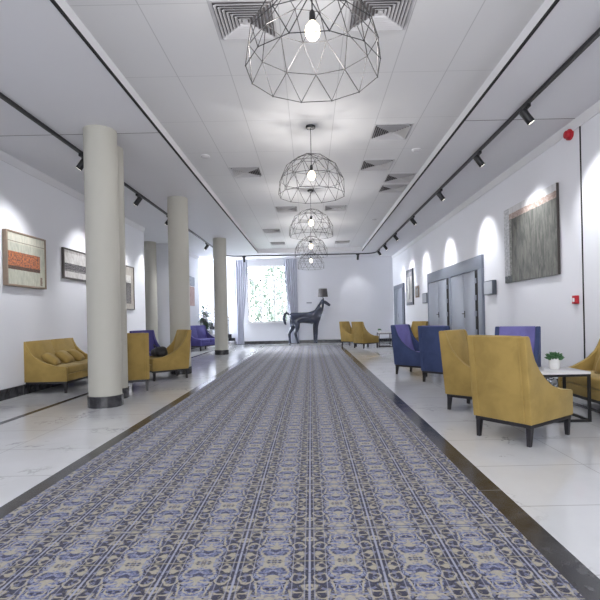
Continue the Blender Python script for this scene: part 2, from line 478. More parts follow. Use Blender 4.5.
MB().box(wx0 + .03, wx1 - .03, .062, .068, wz0 + .03, wz1 - .03).build('pane', M['glass'], win)
MB().box(wx0 - .06, wx1 + .06, -.09, .03, wz0 - .035, wz0).build('window_sill', M['white'], win, bevel=.005)

def side_window(nm, x, y0, y1, z0, z1, cols):
    wn = thing(nm, (x, 0, 0), 0, kind='structure')
    mm = MB().box(-.03, .03, y0, y0 + .06, z0, z1).box(-.03, .03, y1 - .06, y1, z0, z1).box(-.03, .03, y0 + .06, y1 - .06, z0, z0 + .06).box(-.03, .03, y0 + .06, y1 - .06, z1 - .06, z1)
    for k in range(1, cols):
        yy = y0 + (y1 - y0) * k / cols; mm.box(-.025, .025, yy - .025, yy + .025, z0 + .06, z1 - .06)
    mm.build('window_frame', M['white'], wn)
    MB().box(-.004, .004, y0 + .05, y1 - .05, z0 + .05, z1 - .05).build('pane', M['glass'], wn)
struct('wall_recess_side', MB().box(-6.05, -5.9, 11.2, 13.9, 0, H), M['wall'])
side_window('window_2', -6.1, 16.94, ZB, 0, H, 2)
struct('ground', MB().box(-16, 14, ZB + .2, 60, -.35, -.25), M['grass'])
def tree(x, y, h, r, seed, label):
    rnd = random.Random(seed)
    t = thing('tree', (x, y, -.25), 0, label, 'tree', 'trees outside the window')
    MB().tube([(0, 0, 0), (.05, 0, h * .5), (0, .05, h * .85)], [.12, .09, .03], 8).build('trunk', M['bark'], t, smooth=True)
    m = MB()
    for i in range(2600):
        # leaves in clusters around the crown
        th = rnd.uniform(0, 2 * PI); z = rnd.uniform(-1, 1); q = rnd.uniform(.5, 1) ** .5
        rr = r * q * (1 + .25 * math.sin(5 * th + 3 * z))
        px = rr * math.sqrt(1 - z * z) * math.cos(th); py = rr * math.sqrt(1 - z * z) * math.sin(th); pz = h * .62 + z * h * .42
        a = Vector((rnd.uniform(-1, 1), rnd.uniform(-1, 1), rnd.uniform(-1, 1))).normalized() * rnd.uniform(.07, .13)
        b = a.cross(Vector((rnd.uniform(-1, 1), rnd.uniform(-1, 1), rnd.uniform(-1, 1)))).normalized() * .05
        c0 = Vector((px, py, pz))
        m.quad(c0 - a, c0 - b, c0 + a, c0 + b)
    m.build('foliage', M['leaf3'], t, normals=False)
tree(-3.3, 24.0, 3.2, .9, 1, 'pale green tree outside the window, on the left of the panes')
tree(-2.05, 27.5, 4.2, .85, 2, 'taller tree outside, seen through the middle of the window')
tree(-1.3, 23.0, 2.6, .75, 3, 'low leafy tree outside, on the right of the window panes')

# curtains
def curtain(x0, x1, bx0, bx1, label, waist=None):
    """cloth with folds: x-range at the top and x-range at the sill, hanging to the floor"""
    t = thing('curtain', ((x0 + x1) / 2, ZB - .17, 0), 0, label, 'curtain')
    cx = (x0 + x1) / 2; n = 60; rows = 26; vs = []; fs = []
    for j in range(rows + 1):
        z = 3.2 * (1 - j / rows) + .02
        k = max(0.0, min(1, (3.2 - z) / 2.4)); k = k ** 1.6
        a = x0 * (1 - k) + bx0 * k; b = x1 * (1 - k) + bx1 * k
        if z < .8:
            q = (0.8 - z) / .8; mid = (a + b) / 2; hw = (b - a) / 2 * (1 + .25 * q); a, b = mid - hw, mid + hw
        for i in range(n + 1):
            s = i / n
            vs.append((a + (b - a) * s - cx, .035 * math.sin(s * 2 * PI * 5.5 + .3 * math.sin(z * 2)) , z))
    for j in range(rows):
        for i in range(n):
            p = j * (n + 1) + i; fs.append((p, p + 1, p + n + 2, p + n + 1))
    nn = len(vs)
    vs2 = vs + [(x, y + .012, z) for x, y, z in vs]
    fs2 = fs + [tuple(reversed([i + nn for i in f])) for f in fs]
    bd = [j * (n + 1) for j in range(rows + 1)]
    for col in (0, n):
        for j in range(rows):
            p = j * (n + 1) + col; q = p + n + 1; fs2.append((p, q, q + nn, p + nn))
    MB().add(vs2, fs2).build('cloth', M['curtain'], t, smooth=True)
    return t
curtain(-2.86, -2.36, -2.80, -2.55, 'pale grey curtain on the left of the back window, gathered towards the sill')
curtain(-.97, -.48, -.74, -.47, 'grey pleated curtain on the right of the back window, behind the horse lamp')

# ------------------------------------------------------------------ doors and items on the right wall
d = thing('door_1', (XR, 0, 0), 0, kind='structure')     # wide grey portal with two double doors
zt, dt = 2.075, 1.82
m = MB().box(-.05, 0, 8.47, 8.68, 0, dt).box(-.05, 0, 10.34, 10.50, 0, dt).box(-.05, 0, 12.30, 12.40, 0, dt).box(-.05, 0, 8.47, 12.40, dt, zt)
m.build('portal_panel', M['greyframe'], d, bevel=.004)
for (a, mid, b) in ((8.82, 9.50, 10.33), (10.66, 11.40, 12.29)):
    for (p, q) in ((a, mid - .006), (mid + .006, b)):
        lf = MB().box(-.045, -.005, p, q, .01, dt - .012).build('door_leaf', M['greydoor'], d, bevel=.004)
    MB().box(-.052, -.004, a - .15, a - .006, 0.004, dt - .006).build('gap_shade_strip', M['shadowgap'], d)  # black strip, its colour stands in for the shaded gap beside the leaf
    for z in (.25, .65, 1.0, 1.3, 1.62):
        MB().box(-.066, -.050, a - .10, a + .015, z - .05, z + .05).build('hinge', M['greyframe'], d, bevel=.003)
    MB().box(-.054, -.046, mid - .075, mid - .035, .92, 1.06).tube([(-.06, mid - .055, 1.0), (-.10, mid - .055, 1.0), (-.10, mid - .17, 1.0)], .01, 8).build('door_handle', M['black'], lf)
d = thing('door_2', (XR, 0, 0), 0, kind='structure')
MB().box(-.05, 0, 15.6, 15.72, 0, 2.08).box(-.05, 0, 17.28, 17.38, 0, 2.08).box(-.05, 0, 15.72, 17.28, 1.95, 2.08).build('door_frame', M['greyframe'], d)
MB().box(-.035, -.002, 15.84, 16.5, .01, 1.94).build('door_leaf', M['greydoor'], d)
MB().box(-.035, -.002, 16.52, 17.27, .01, 1.94).build('door_leaf', M['greydoor'], d)
MB().box(-.045, -.002, 15.73, 15.83, .01, 1.94).build('gap_shade_strip', M['shadowgap'], d)
MB().box(-.06, -.03, 16.6, 16.66, .92, 1.06).build('door_handle', M['chrome'], d)

def picture(name, side, y0, y1, z0, z1, canvas, frame, depth, label, fw=.025, group=None):
    """framed canvas on a side wall: side -1 = left wall, +1 = right wall; u of the canvas runs as the photo shows it"""
    X = XL if side < 0 else XR
    s = -side
    t = thing(name, (X + s * .006, y0, z0), 0, label, 'painting', group)
    W, Hh = y1 - y0, z1 - z0
    def bx(m, d0, d1, a, b, c, e): return m.box(min(s * d0, s * d1), max(s * d0, s * d1), a, b, c, e)
    m = MB()
    if frame:
        bx(m, 0, depth, 0, fw, 0, Hh); bx(m, 0, depth, W - fw, W, 0, Hh); bx(m, 0, depth, fw, W - fw, 0, fw); bx(m, 0, depth, fw, W - fw, Hh - fw, Hh)
        m.build('frame', frame, t, bevel=.003)
    e = fw if frame else 0
    cdp = depth - .012 if frame else depth
    bx(MB(), 0, cdp - .002, e, W - e, e, Hh - e).build('stretcher', M['taupe'] if frame else M['darkframe'], t)
    me = bpy.data.meshes.new('canvas')
    x = s * cdp
    vs = [(x, e, e), (x, W - e, e), (x, W - e, Hh - e), (x, e, Hh - e)]
    me.from_pydata(vs, [], [(0, 1, 2, 3)] if s > 0 and False else [(0, 1, 2, 3)])
    uvl = me.uv_layers.new(name='UVMap')
    # left wall: photo-left is the near side; right wall: photo-left is the far side
    uvs = [(0, 0), (1, 0), (1, 1), (0, 1)] if side < 0 else [(1, 0), (0, 0), (0, 1), (1, 1)]
    for i, u in enumerate(uvs): uvl.data[i].uv = u
    me.materials.append(canvas)
    o = bpy.data.objects.new('canvas', me); C.objects.link(o); o.parent = t
    return t
A1 = art_mat('art_orange_band', [(0, (170, 172, 158), (200, 200, 186)), (.80, (188, 186, 170), (206, 202, 186)), (.82, (196, 196, 182), (214, 210, 196))],
             [(0, .86, .34, .64, (200, 122, 78), (104, 76, 72)), (0, .86, .29, .36, (70, 58, 54), (110, 84, 70)), (0, 1, .83, .845, (120, 112, 100), (150, 144, 130)), (.86, .92, .02, .2, (110, 84, 74), (160, 150, 136))])
A2 = art_mat('art_grey_band', [(0, (176, 172, 170), (206, 204, 202)), (.9, (150, 144, 142), (190, 186, 184))],
             [(0, 1, .28, .52, (58, 56, 60), (128, 124, 126)), (0, 1, .22, .28, (96, 92, 92), (150, 148, 148))])
A3 = art_mat('art_taupe_field', [(0, (150, 142, 134), (178, 170, 160))], [(.15, .85, .12, .62, (66, 62, 64), (110, 104, 100)), (.15, .85, .62, .8, (184, 180, 176), (206, 204, 200))])
A4 = art_mat('art_slate', [(0, (104, 110, 122), (150, 156, 166))])
A5 = art_mat('art_rust', [(0, (150, 118, 112), (184, 156, 150))])
A6 = art_mat('art_dark_field', [(0, (74, 76, 74), (122, 122, 116)), (.86, (172, 152, 144), (190, 172, 164)), (.91, (196, 196, 198), (216, 216, 218))],
             [(0, .12, .09, 1.1, (176, 178, 182), (212, 213, 216)), (.0, .16, 0, .09, (74, 80, 84), (110, 114, 116)), (.12, 1, .84, .915, (158, 138, 130), (188, 170, 162)), (.12, .17, .09, .84, (120, 120, 116), (160, 160, 156))])
A7 = art_mat('art_pale_tall', [(0, (150, 150, 150), (196, 196, 196))], [(.42, .56, .1, .9, (90, 90, 94), (150, 150, 152)), (0, 1, .86, 1.1, (110, 112, 116), (150, 150, 154))])
picture('painting', -1, 6.10, 7.01, 1.50, 2.245, A1, M['taupe'], .06, 'framed painting with an orange band on cream, nearest on the left wall')
picture('painting', -1, 7.55, 8.75, 1.717, 2.222, A2, M['darkframe'], .04, 'wide framed grey painting with a dark band, half hidden by the nearest columns')
picture('painting', -1, 9.5, 10.57, 1.243, 2.212, A3, M['darkframe'], .04, 'dark framed painting on the left wall seen just right of the paired columns')
picture('painting', -1, 15.2, 16.13, 2.14, 2.45, A4, None, .03, 'small slate-blue canvas hung above the rust canvas on the far left wall')
picture('painting', -1, 15.2, 16.10, 1.465, 2.11, A5, None, .03, 'rust-brown canvas hung under the slate-blue one on the far left wall')
picture('painting', 1, 5.88, 7.47, 1.475, 2.635, A6, None, .035, 'large unframed canvas with dark streaky field on the right wall')
picture('painting', 1, 14.2, 15.15, 1.31, 2.43, A7, M['greyedge'], .04, 'tall grey framed picture between the far door and the double doors', .09)
picture('painting', 1, 13.5, 13.88, 1.51, 1.85, A7, M['taupe'], .03, 'very small framed picture just right of the tall grey picture', .05)

def panel(y0, y1, z0, z1, label):
    t = thing('wall_panel', (XR, y0, z0), 0, label, 'display panel', 'grey panels beside the double doors')
    W, Hh = y1 - y0, z1 - z0
    MB().box(-.07, 0, 0, W, 0, Hh).build('housing', M['greyedge'], t, bevel=.006)
    MB().box(-.074, -.07, .02, W - .02, .02, Hh - .02).build('screen', M['greyplastic'], t)
panel(7.92, 8.32, 1.32, 1.57, 'grey rectangular panel on the wall right of the double doors')
panel(12.42, 12.9, 1.31, 1.585, 'grey rectangular panel on the wall left of the double doors')
t = thing('fire_call_point', (XR, 5.50, 1.13), 0, 'small red fire call point with white side on the right wall', 'alarm button')
MB().box(-.045, 0, -.005, .075, -.04, .06).build('housing', M['red'], t, bevel=.006)
MB().box(-.03, 0, .076, .13, -.035, .055).build('white_plate', M['white'], t, bevel=.004)
MB().box(-.048, -.0445, .015, .055, -.015, .03).build('push_plate', M['white'], t)
t = thing('alarm_siren', (XR - .012, 5.60, 3.13), 0, 'round red alarm siren high on the right wall under the ceiling', 'alarm')
MB().tube([(.012, 0, 0), (-.02, 0, 0)], .065, 24).build('base', M['red'], t, smooth=True)
MB().tube([(-.02, 0, 0), (-.055, 0, 0), (-.065, 0, 0)], [.05, .045, .03], 24).build('sounder', M['red'], t, smooth=True)

# ------------------------------------------------------------------ stairs in the far left corner
t = thing('staircase', (-2.92, 17.0, 0), 0, 'white staircase rising leftwards along the back wall', 'stairs')
n = 5; rise = .15; run = .235
m = MB()
for k in range(n):
    x1 = -run * k; x0 = -run * (k + 1) if k < n - 1 else -3.2
    m.box(x0, x1, 0.02, .76, 0, rise * (k + 1))
m.build('steps', M['white'], t)
pl = [(.02, 0.0), (.02, .26)]
for k in range(1, n + 1):
    pl += [(-run * (k - 1) - .13 + .02, .26 + rise * (k - 1)), (-run * (k - 1) - .13 + .02, .26 + rise * k)]
pl += [(-3.2, .26 + rise * n), (-3.2, 0)]
MB().prism(pl, .765, .795).build('skirting', M['stone'], t)
t = thing('stair_railing', (-2.92, 17.0, 0), 0, 'dark ornamental metal railing with pale handrail on the stairs', 'railing')
def rz_(x): return .15 + .62 * (-x) if x > -1.17 else .15 + .62 * 1.17
top = [(-.06, -.012, .9 + rz_(-.06) - .05), (-1.17, -.012, rz_(-1.17) + .82), (-2.6, -.012, rz_(-1.17) + .82)]
MB().tube(top, .022, 8).build('handrail', M['taupe'], t, smooth=True)
MB().tube([(x, y, z - .12) for x, y, z in top], .012, 6).tube([(x, y, z - .76) for x, y, z in top], .012, 6).build('rail', M['black'], t)
m = MB()
for k in range(12):
    x = -.08 - k * .2; zb = rz_(x) - .02; zt_ = rz_(x) + .82
    m.tube([(x, -.012, zb - .1), (x, -.012, zt_)], .010, 5)
    for q in (.25, .5):
        cpts = [(x - .1 + .075 * math.cos(a), -.012, zb + q + .1 + .075 * math.sin(a)) for a in [2 * PI * i / 12 for i in range(13)]]
        m.tube(cpts, .008, 4, cap=False)
m.build('baluster', M['black'], t)

# ------------------------------------------------------------------ ceiling fittings
def make_vent():
    t = thing('ceiling_vent', (0, 0, HC), 0, None, 'air vent', 'square louvred air vents in the raised ceiling')
    a = .245
    m = MB()
    m.box(-a, a, -a, -a + .02, -.008, 0).box(-a, a, a - .02, a, -.008, 0).box(-a, -a + .02, -a + .02, a - .02, -.008, 0).box(a - .02, a, -a + .02, a - .02, -.008, 0)
    m.build('frame', M['vent'], t)
    MB().box(-a + .02, a - .02, -a + .02, a - .02, -.001, 0).build('duct', M['ventdark'], t)
    m = MB()
    k = 0; r = .215
    while r > .03:
        for s in range(4):
            R = Matrix.Rotation(s * PI / 2, 3, 'Z')
            o, i2 = r, r - .016
            z0, z1 = -.022, -.002
            q = [(-o, -o, z0), (o, -o, z0), (i2, -i2, z1), (-i2, -i2, z1)]
            m.quad(*[R @ Vector(p) for p in q])
            q = [(-o, -o, z0 - .003), (o, -o, z0 - .003), (o, -o, z0), (-o, -o, z0)]
            m.quad(*[R @ Vector(p) for p in q])
        r -= .028
    m.box(-.02, .02, -.02, .02, -.02, -.004)
    m.build('louvre', M['vent'], t, normals=False)
    return t
vn = make_vent()
vl = [(-.475, 3.74, 'louvred ceiling vent nearest the camera, left of the nearest pendant'),
      (.60, 3.66, 'louvred ceiling vent nearest the camera, right of the nearest pendant'),
      (1.10, 6.07, 'louvred ceiling vent right of the second pendant'),
      (-1.0, 7.62, 'louvred ceiling vent left of the second pendant, by the left smoke detector'),
      (1.10, 7.40, 'louvred ceiling vent farther back, behind the one right of the second pendant'),
      (1.60, 8.12, 'louvred ceiling vent by the right edge trim, front one of a close pair'),
      (1.60, 8.78, 'louvred ceiling vent by the right edge trim, rear one of a close pair'),
      (-.48, 10.28, 'louvred ceiling vent left of the third pendant'),
      (.60, 10.28, 'louvred ceiling vent right of the third pendant'),
      (-1.02, 12.8, 'far louvred ceiling vent on the left, last but one before the back soffit'),
      (-1.0, 15.0, 'farthest louvred ceiling vent on the left, by the back soffit'),
      (1.07, 15.0, 'farthest louvred ceiling vent on the right, by the back soffit')]
for i, (x, y, lb) in enumerate(vl):
    o = vn if i == 0 else again(vn, (x, y, HC))
    o.location = (x, y, HC); o['label'] = lb
def detector(x, y, lb):
    t = thing('smoke_detector', (x, y, HC), 0, lb, 'smoke detector', 'smoke detectors')
    MB().lathe([(.07, -.006), (.07, 0)], 24).build('base', M['white'], t)
    MB().lathe([(.03, -.03), (.055, -.022), (.062, -.006)], 24).build('cover', M['vent'], t, smooth=True)
detector(-1.50, 6.84, 'round smoke detector near the left edge of the raised ceiling')
detector(1.59, 6.76, 'nearer round smoke detector by the right edge of the raised ceiling')
detector(1.63, 11.55, 'farther round smoke detector by the right edge of the raised ceiling')

# geodesic wire pendants
def dome_mb(r=.0032):
    m = MB()
    rings = [(0.0, .42, 12, 0), (.19, .405, 12, .5), (.365, .315, 12, 0), (.475, .165, 6, 0), (.52, 0, 1, 0)]
    P = [[Vector((q * math.cos(2 * PI * (k + o) / n), q * math.sin(2 * PI * (k + o) / n), h - .52)) for k in range(n)] for h, q, n, o in rings]
    E_ = []
    for i in range(4):
        n = len(P[i]); E_ += [(P[i][k], P[i][(k + 1) % n]) for k in range(n)]
    for k in range(12):
        E_ += [(P[0][k], P[1][k]), (P[0][(k + 1) % 12], P[1][k]), (P[1][k], P[2][k]), (P[1][k], P[2][(k + 1) % 12])]
    for k in range(6):
        E_ += [(P[2][2 * k], P[3][k]), (P[2][2 * k + 1], P[3][k]), (P[2][2 * k + 1], P[3][(k + 1) % 6]), (P[3][k], P[4][0])]
    for a, b in E_: m.tube([a, b], r, 4)
    for ring in P:
        for p in ring: m.lathe([(.001, -.006), (.006, 0), (.001, .006)], 5, p)
    return m
def make_pendant():
    t = thing('pendant_lamp', (.05, 0, HC), 0, None, 'pendant lamp', 'row of geodesic wire pendant lamps')
    topz = -.355
    MB().lathe([(.055, -.028), (.06, -.02), (.06, 0)], 24).build('canopy', M['black'], t, smooth=True)
    MB().tube([(0, 0, -.02), (0, 0, -.50)], .0045, 6).build('cord', M['black'], t)
    sh = dome_mb().build('wire_shade', M['wire'], t, loc=(0, 0, topz + .005), rot=(0, 0, .2))
    so = MB().lathe([(.018, -.56), (.020, -.54), (.018, -.50), (.008, -.485)], 16).build('socket', M['black'], t, smooth=True)
    prof = [(.004, -.675), (.025, -.668), (.043, -.645), (.048, -.618), (.042, -.59), (.026, -.57), (.016, -.555)]
    MB().lathe(prof, 20).build('bulb', M['bulb'], so, smooth=True)
    l = bpy.data.lights.new('bulb_light', 'POINT'); l.energy = 33; l.color = (1, .96, .92); l.shadow_soft_size = .055
    lo = bpy.data.objects.new('bulb_light', l); C.objects.link(lo); lo.parent = t; lo.location = (0, 0, -.75)
    return t
pn = make_pendant()
pls = ['largest wire dome pendant lamp, nearest the camera at the top of the photo', 'second wire dome pendant lamp from the camera', 'third wire dome pendant lamp, middle of the row',
       'fourth wire dome pendant lamp, last but one of the row', 'smallest wire dome pendant lamp, farthest in the row before the back wall']
for i in range(5):
    o = pn if i == 0 else again(pn, (0, 0, 0))
    o.location = (.05, 2.90 + 2.95 * i, HC); o['label'] = pls[i]

# track rail and spotlights
def sweep(path, wd, h0, h1):
    n = len(path); vs = []
    for i, p in enumerate(path):
        p = Vector(p)
        if i == 0: t = (Vector(path[1]) - p).normalized()
        elif i == n - 1: t = (p - Vector(path[i - 1])).normalized()
        else: t = ((Vector(path[i + 1]) - p).normalized() + (p - Vector(path[i - 1])).normalized()).normalized()
        nn = Vector((-t.y, t.x))
        for (o, z) in ((-wd, h0), (wd, h0), (wd, h1), (-wd, h1)): vs.append((p.x + nn.x * o, p.y + nn.y * o, z))
    fs = [(0, 1, 2, 3), tuple((n - 1) * 4 + k for k in (3, 2, 1, 0))]
    for i in range(n - 1):
        for k in range(4): fs.append((i * 4 + k, i * 4 + (k + 1) % 4, (i + 1) * 4 + (k + 1) % 4, (i + 1) * 4 + k))
    return MB().add(vs, fs)
path = [(2.37, Z0), (2.37, 16.35)] + [(2.37 - .4 + .4 * math.cos(a), 16.35 + .4 * math.sin(a)) for a in [PI / 2 * k / 6 for k in range(1, 7)]]
path += [(-2.6, 16.75)] + [(-2.6 - .4 * math.sin(a), 16.35 + .4 * math.cos(a)) for a in [PI / 2 * k / 6 for k in range(1, 7)]] + [(-3.0, Z0)]
t = thing('track_rail', (0, 0, H), 0, 'dark lighting track running round under the side ceilings', 'lighting track')
sweep([(x, y, ) for x, y in path], .018, -.035, 0).build('rail', M['black'], t)
sweep([(x, y) for x, y in path], .006, -.0365, -.035).build('contact_slot', M['wire'], t)

def make_spot():
    """local +x is the way the head throws its light"""
    t = thing('track_spotlight', (0, 0, H - .035), 0, None, 'spotlight', 'black track spotlights')
    MB().box(-.02, .02, -.06, .06, -.035, 0).build('adapter', M['black'], t, bevel=.004)
    MB().tube([(0, 0, -.03), (0, 0, -.10)], .010, 8).build('stem', M['black'], t)
    a = math.radians(38)
    dv = Vector((.60, 0, -.80)).normalized()
    c0 = Vector((0, 0, -.12))
    hd = MB().tube([c0 - dv * .085, c0 - dv * .075, c0 + dv * .075, c0 + dv * .08], [.036, .042, .042, .040], 20).build('head', M['black'], t, smooth=True)
    MB().tube([c0 + dv * .08, c0 + dv * .082], .032, 20).build('lens', M['lens'], hd)
    l = bpy.data.lights.new('spot_beam', 'SPOT'); l.energy = 100; l.spot_size = math.radians(68); l.spot_blend = .85; l.color = (.97, .98, 1); l.shadow_soft_size = .03
    lo = bpy.data.objects.new('spot_beam', l); C.objects.link(lo); lo.parent = t; lo.location = c0 + dv * .10
    lo.rotation_euler = dv.to_track_quat('-Z', 'Y').to_euler()
    return t
sp = make_spot()
spots = [(2.37, 3.6, 0, 'foremost black track spotlight on the right rail, ahead of the largest visible one'),
         (2.37, 5.0, 0, 'largest black track spotlight, nearest on the right rail'),
         (2.37, 6.42, 0, 'second black track spotlight on the right rail, lighting the large canvas'),
         (2.37, 8.3, 0, 'third black track spotlight on the right rail'),
         (2.37, 10.5, 0, 'fourth black track spotlight on the right rail, above the double doors'),
         (2.37, 12.65, 0, 'fifth black track spotlight on the right rail'),
         (2.37, 14.4, 0, 'sixth black track spotlight on the right rail'),
         (2.37, 15.7, 0, 'last black track spotlight on the right rail before its curve'),
         (1.75, 16.75, PI / 2, 'black track spotlight on the back rail, near its right-hand curve'),
         (-2.35, 16.75, PI / 2, 'black track spotlight on the back rail, in front of the left curtain'),
         (-3.0, 6.2, PI, 'nearest black track spotlight on the left rail, just left of the nearest column'),
         (-3.0, 8.2, PI, 'black track spotlight on the left rail, seen just right of the paired columns'),
         (-3.0, 9.95, PI, 'black track spotlight on the left rail, directly behind the third column'),
         (-3.0, 11.3, PI, 'black track spotlight on the left rail, between the third and fourth columns'),
         (-3.0, 13.6, PI, 'farthest black track spotlight on the left rail, beside the farthest column')]
for i, (x, y, a, lb) in enumerate(spots):
    o = sp if i == 0 else again(sp, (0, 0, 0))
    o.location = (x, y, H - .035); o.rotation_euler = (0, 0, a); o['label'] = lb
    if a == PI / 2:
        for ch in o.children:
            if ch.type == 'LIGHT':
                ch.data = ch.data.copy(); ch.data.energy = 22

# ------------------------------------------------------------------ seating
def side_profile(top, D):
    k = (top - .37) / .45
    return [(0, .165), (-.065, top - .01), (-.055, top), (-.012, top), (.005, top - .02), (.03, .37 + .35 * k), (.07, .37 + .265 * k), (.13, .37 + .19 * k),
            (.21, .37 + .12 * k), (.31, .37 + .06 * k), (.43, .37 + .02 * k), (D - .02, .37), (D, .362), (D, .165)]
def make_seat(name, cat, outer, inner, W, D, top, cushions, label, group):
    t = thing(name, (0, 0, 0), 0, label, cat, group)
    hx = -D / 2
    sh = [(x + hx, z) for x, z in side_profile(top, D)]
    th = .05
    for s in (-1, 1):
        y0, y1 = (s * W / 2, s * (W / 2 - th))
        MB().prism(sh, min(y0, y1), max(y0, y1)).build('armrest', outer, t, bevel=.010)
    # back: outer shell and inner padding
    bp = MB().prism([(hx + .003, .165), (hx - .065, top - .005), (hx - .04, top - .005), (hx + .05, .165)], -W / 2 + th * .5, W / 2 - th * .5).build('back_panel', outer, t, bevel=.008)
    secs = cushions
    w = (W - 2 * th) / secs
    for k in range(secs):
        a = -W / 2 + th + k * w
        MB().prism([(hx + .05, .20), (hx - .04, top - .004), (hx - .03, top + .004), (hx + .0, top - .004), (hx + .08, .52), (hx + .13, .34), (hx + .14, .22)], a + .001, a + w - .001).build('backrest', inner, t, bevel=.014, seg=3)
        MB().box(hx + .10, -hx + .006, a + .002, a + w - .002, .265, .372).build('seat_cushion', inner, t, bevel=.028, seg=3)
    MB().box(hx + .04, -hx - .004, -W / 2 + th, W / 2 - th, .165, .262).build('seat_base', outer, t, bevel=.006)
    for s in (-1, 1):
        y = s * (W / 2 - .058)
        MB().tube([(hx + .001, y, .17), (hx - .0665, y, top - .012)], .005, 6).build('piping', outer, bp, smooth=True)
    MB().box(hx + .012, -hx - .012, -W / 2 + .012, W / 2 - .012, .135, .166).build('base_frame', M['darkwood'], t, bevel=.003)
    for sx in (-1, 1):
        for sy in (-1, 1):
            cx, cy = sx * (D / 2 - .035), sy * (W / 2 - .035)
            q = .020; r2 = .0135; ox = sx * .012 if sx < 0 else .0
            v = [(cx - q, cy - q, .137), (cx + q, cy - q, .137), (cx + q, cy + q, .137), (cx - q, cy + q, .137),
                 (cx + ox - r2, cy - r2, 0), (cx + ox + r2, cy - r2, 0), (cx + ox + r2, cy + r2, 0), (cx + ox - r2, cy + r2, 0)]
            MB().add(v, [(0, 1, 2, 3), (4, 5, 6, 7), (0, 1, 5, 4), (1, 2, 6, 5), (2, 3, 7, 6), (3, 0, 4, 7)]).build('leg', M['darkwood'], t)
    return t
def place(o, x, y, deg, label, first=False, sz=1.0):
    c = o if first else copy_tree(o)
    c.location = (x, y, 0); c.rotation_euler = (0, 0, math.radians(deg)); c['label'] = label
    return c
gc = make_seat('armchair', 'armchair', M['gold'], M['gold'], .50, .62, .825, 1, '', 'gold velvet armchairs')
place(gc, 1.72, 3.80, 35, 'gold velvet armchair nearest the camera, seen from behind beside the marble table', True)
place(gc, 1.79, 4.83, -45, 'gold velvet armchair in side view just behind the nearest gold armchair')
place(gc, 1.72, 14.55, 35, 'far gold armchair seen from behind, front one of the far pair near the back wall')
place(gc, 1.40, 15.50, -40, 'far gold armchair half hidden behind the other of the far pair near the back wall')
place(gc, 2.66, 12.3, 215, 'far gold armchair of which only the backrest top shows above the blue armchair')
place(gc, -2.64, 6.80, 110, 'gold velvet armchair on the left seen from behind, right beside the paired columns')
place(gc, -2.50, 7.97, 218, 'gold velvet armchair on the left holding the black bag, in front of the third column')
bc = make_seat('armchair', 'armchair', M['indigo'], M['lilac'], .50, .62, .835, 1, '', 'blue and violet velvet armchairs')
place(bc, 2.03, 6.97, 42, 'blue velvet armchair seen squarely from behind, right of the other blue armchair', True)
place(bc, 1.80, 7.84, -45, 'blue velvet armchair with lilac inside seen from the side, beside the carpet')
place(bc, 2.29, 5.30, 236, 'blue and lilac armchair facing the camera behind the nearest gold armchair')
vc = make_seat('armchair', 'armchair', M['violet'], M['violet'], .50, .62, .80, 1, '', 'blue and violet velvet armchairs')
place(vc, -3.15, 9.15, -42, 'violet velvet armchair on the left, behind the bag-holding gold armchair', True)
# sofas
gs = make_seat('sofa', 'sofa', M['gold'], M['gold'], 1.36, .60, .755, 2, '', 'gold velvet sofas')
place(gs, -3.735, 7.20, 0, 'gold velvet sofa with three cushions against the left wall', True)
ns = make_seat('sofa', 'sofa', M['gold'], M['gold'], 1.5, .46, .72, 2, '', 'gold velvet sofas')
place(ns, 2.88, 4.26, 180, 'gold velvet sofa cut off by the right edge of the photo, against the right wall', True)
vsf = make_seat('sofa', 'sofa', M['violet'], M['violet'], .95, .62, .80, 2, '', None)
place(vsf, -3.50, 15.1, -28, 'violet velvet sofa far back against the left wall by the plant', True)

def cushion(x, y, z, rz, tilt, label, size=.25, mat='gold'):
    n = 12; vs = []; fs = []
    for sgn in (1, -1):
        for j in range(n + 1):
            for i in range(n + 1):
                u = i / n * 2 - 1; v = j / n * 2 - 1
                bulge = ((1 - u ** 4) * (1 - v ** 4)) ** .6
                pinch = 1 - .10 * (1 - abs(u)) * abs(v) - .0
                pinch2 = 1 - .10 * (1 - abs(v)) * abs(u)
                vs.append((sgn * bulge * .062, u * size / 2 * pinch, v * size / 2 * pinch2 + size / 2))
    N = (n + 1) ** 2
    for k in range(2):
        for j in range(n):
            for i in range(n):
                p = k * N + j * (n + 1) + i; fs.append((p, p + 1, p + n + 2, p + n + 1))
    t = thing('cushion', (x, y, z), 0, label, 'cushion', 'small gold cushions')
    t.rotation_euler = Euler((0, math.radians(tilt), math.radians(rz)), 'XYZ')
    o = MB().add(vs, fs)
    bm = bmesh.new()
    o = o.build('cover', M[mat], t, smooth=True)
    bm.from_mesh(o.data); bmesh.ops.remove_doubles(bm, verts=bm.verts, dist=.0005); bmesh.ops.recalc_face_normals(bm, faces=bm.faces); bm.to_mesh(o.data); bm.free()
    for p in o.data.polygons: p.use_smooth = True
    e = size / 2
    MB().tube([(0, -e, 0), (0, 0, .013), (0, e, 0), (0, e - .013, e), (0, e, 2 * e), (0, 0, 2 * e - .013), (0, -e, 2 * e), (0, -e + .013, e), (0, -e, 0)], .0035, 5).build('piping', M[mat], t)
    return t
cushion(-3.70, 6.80, .385, 14, -52, 'nearest of three gold cushions on the gold sofa by the left wall')
cushion(-3.70, 7.16, .385, 2, -50, 'middle one of three gold cushions on the gold sofa by the left wall')
cushion(-3.70, 7.52, .385, 8, -52, 'farthest of three gold cushions on the gold sofa by the left wall')
cushion(2.87, 4.55, .372, 184, -26, 'gold cushion on the right-hand sofa at the photo edge', .30)

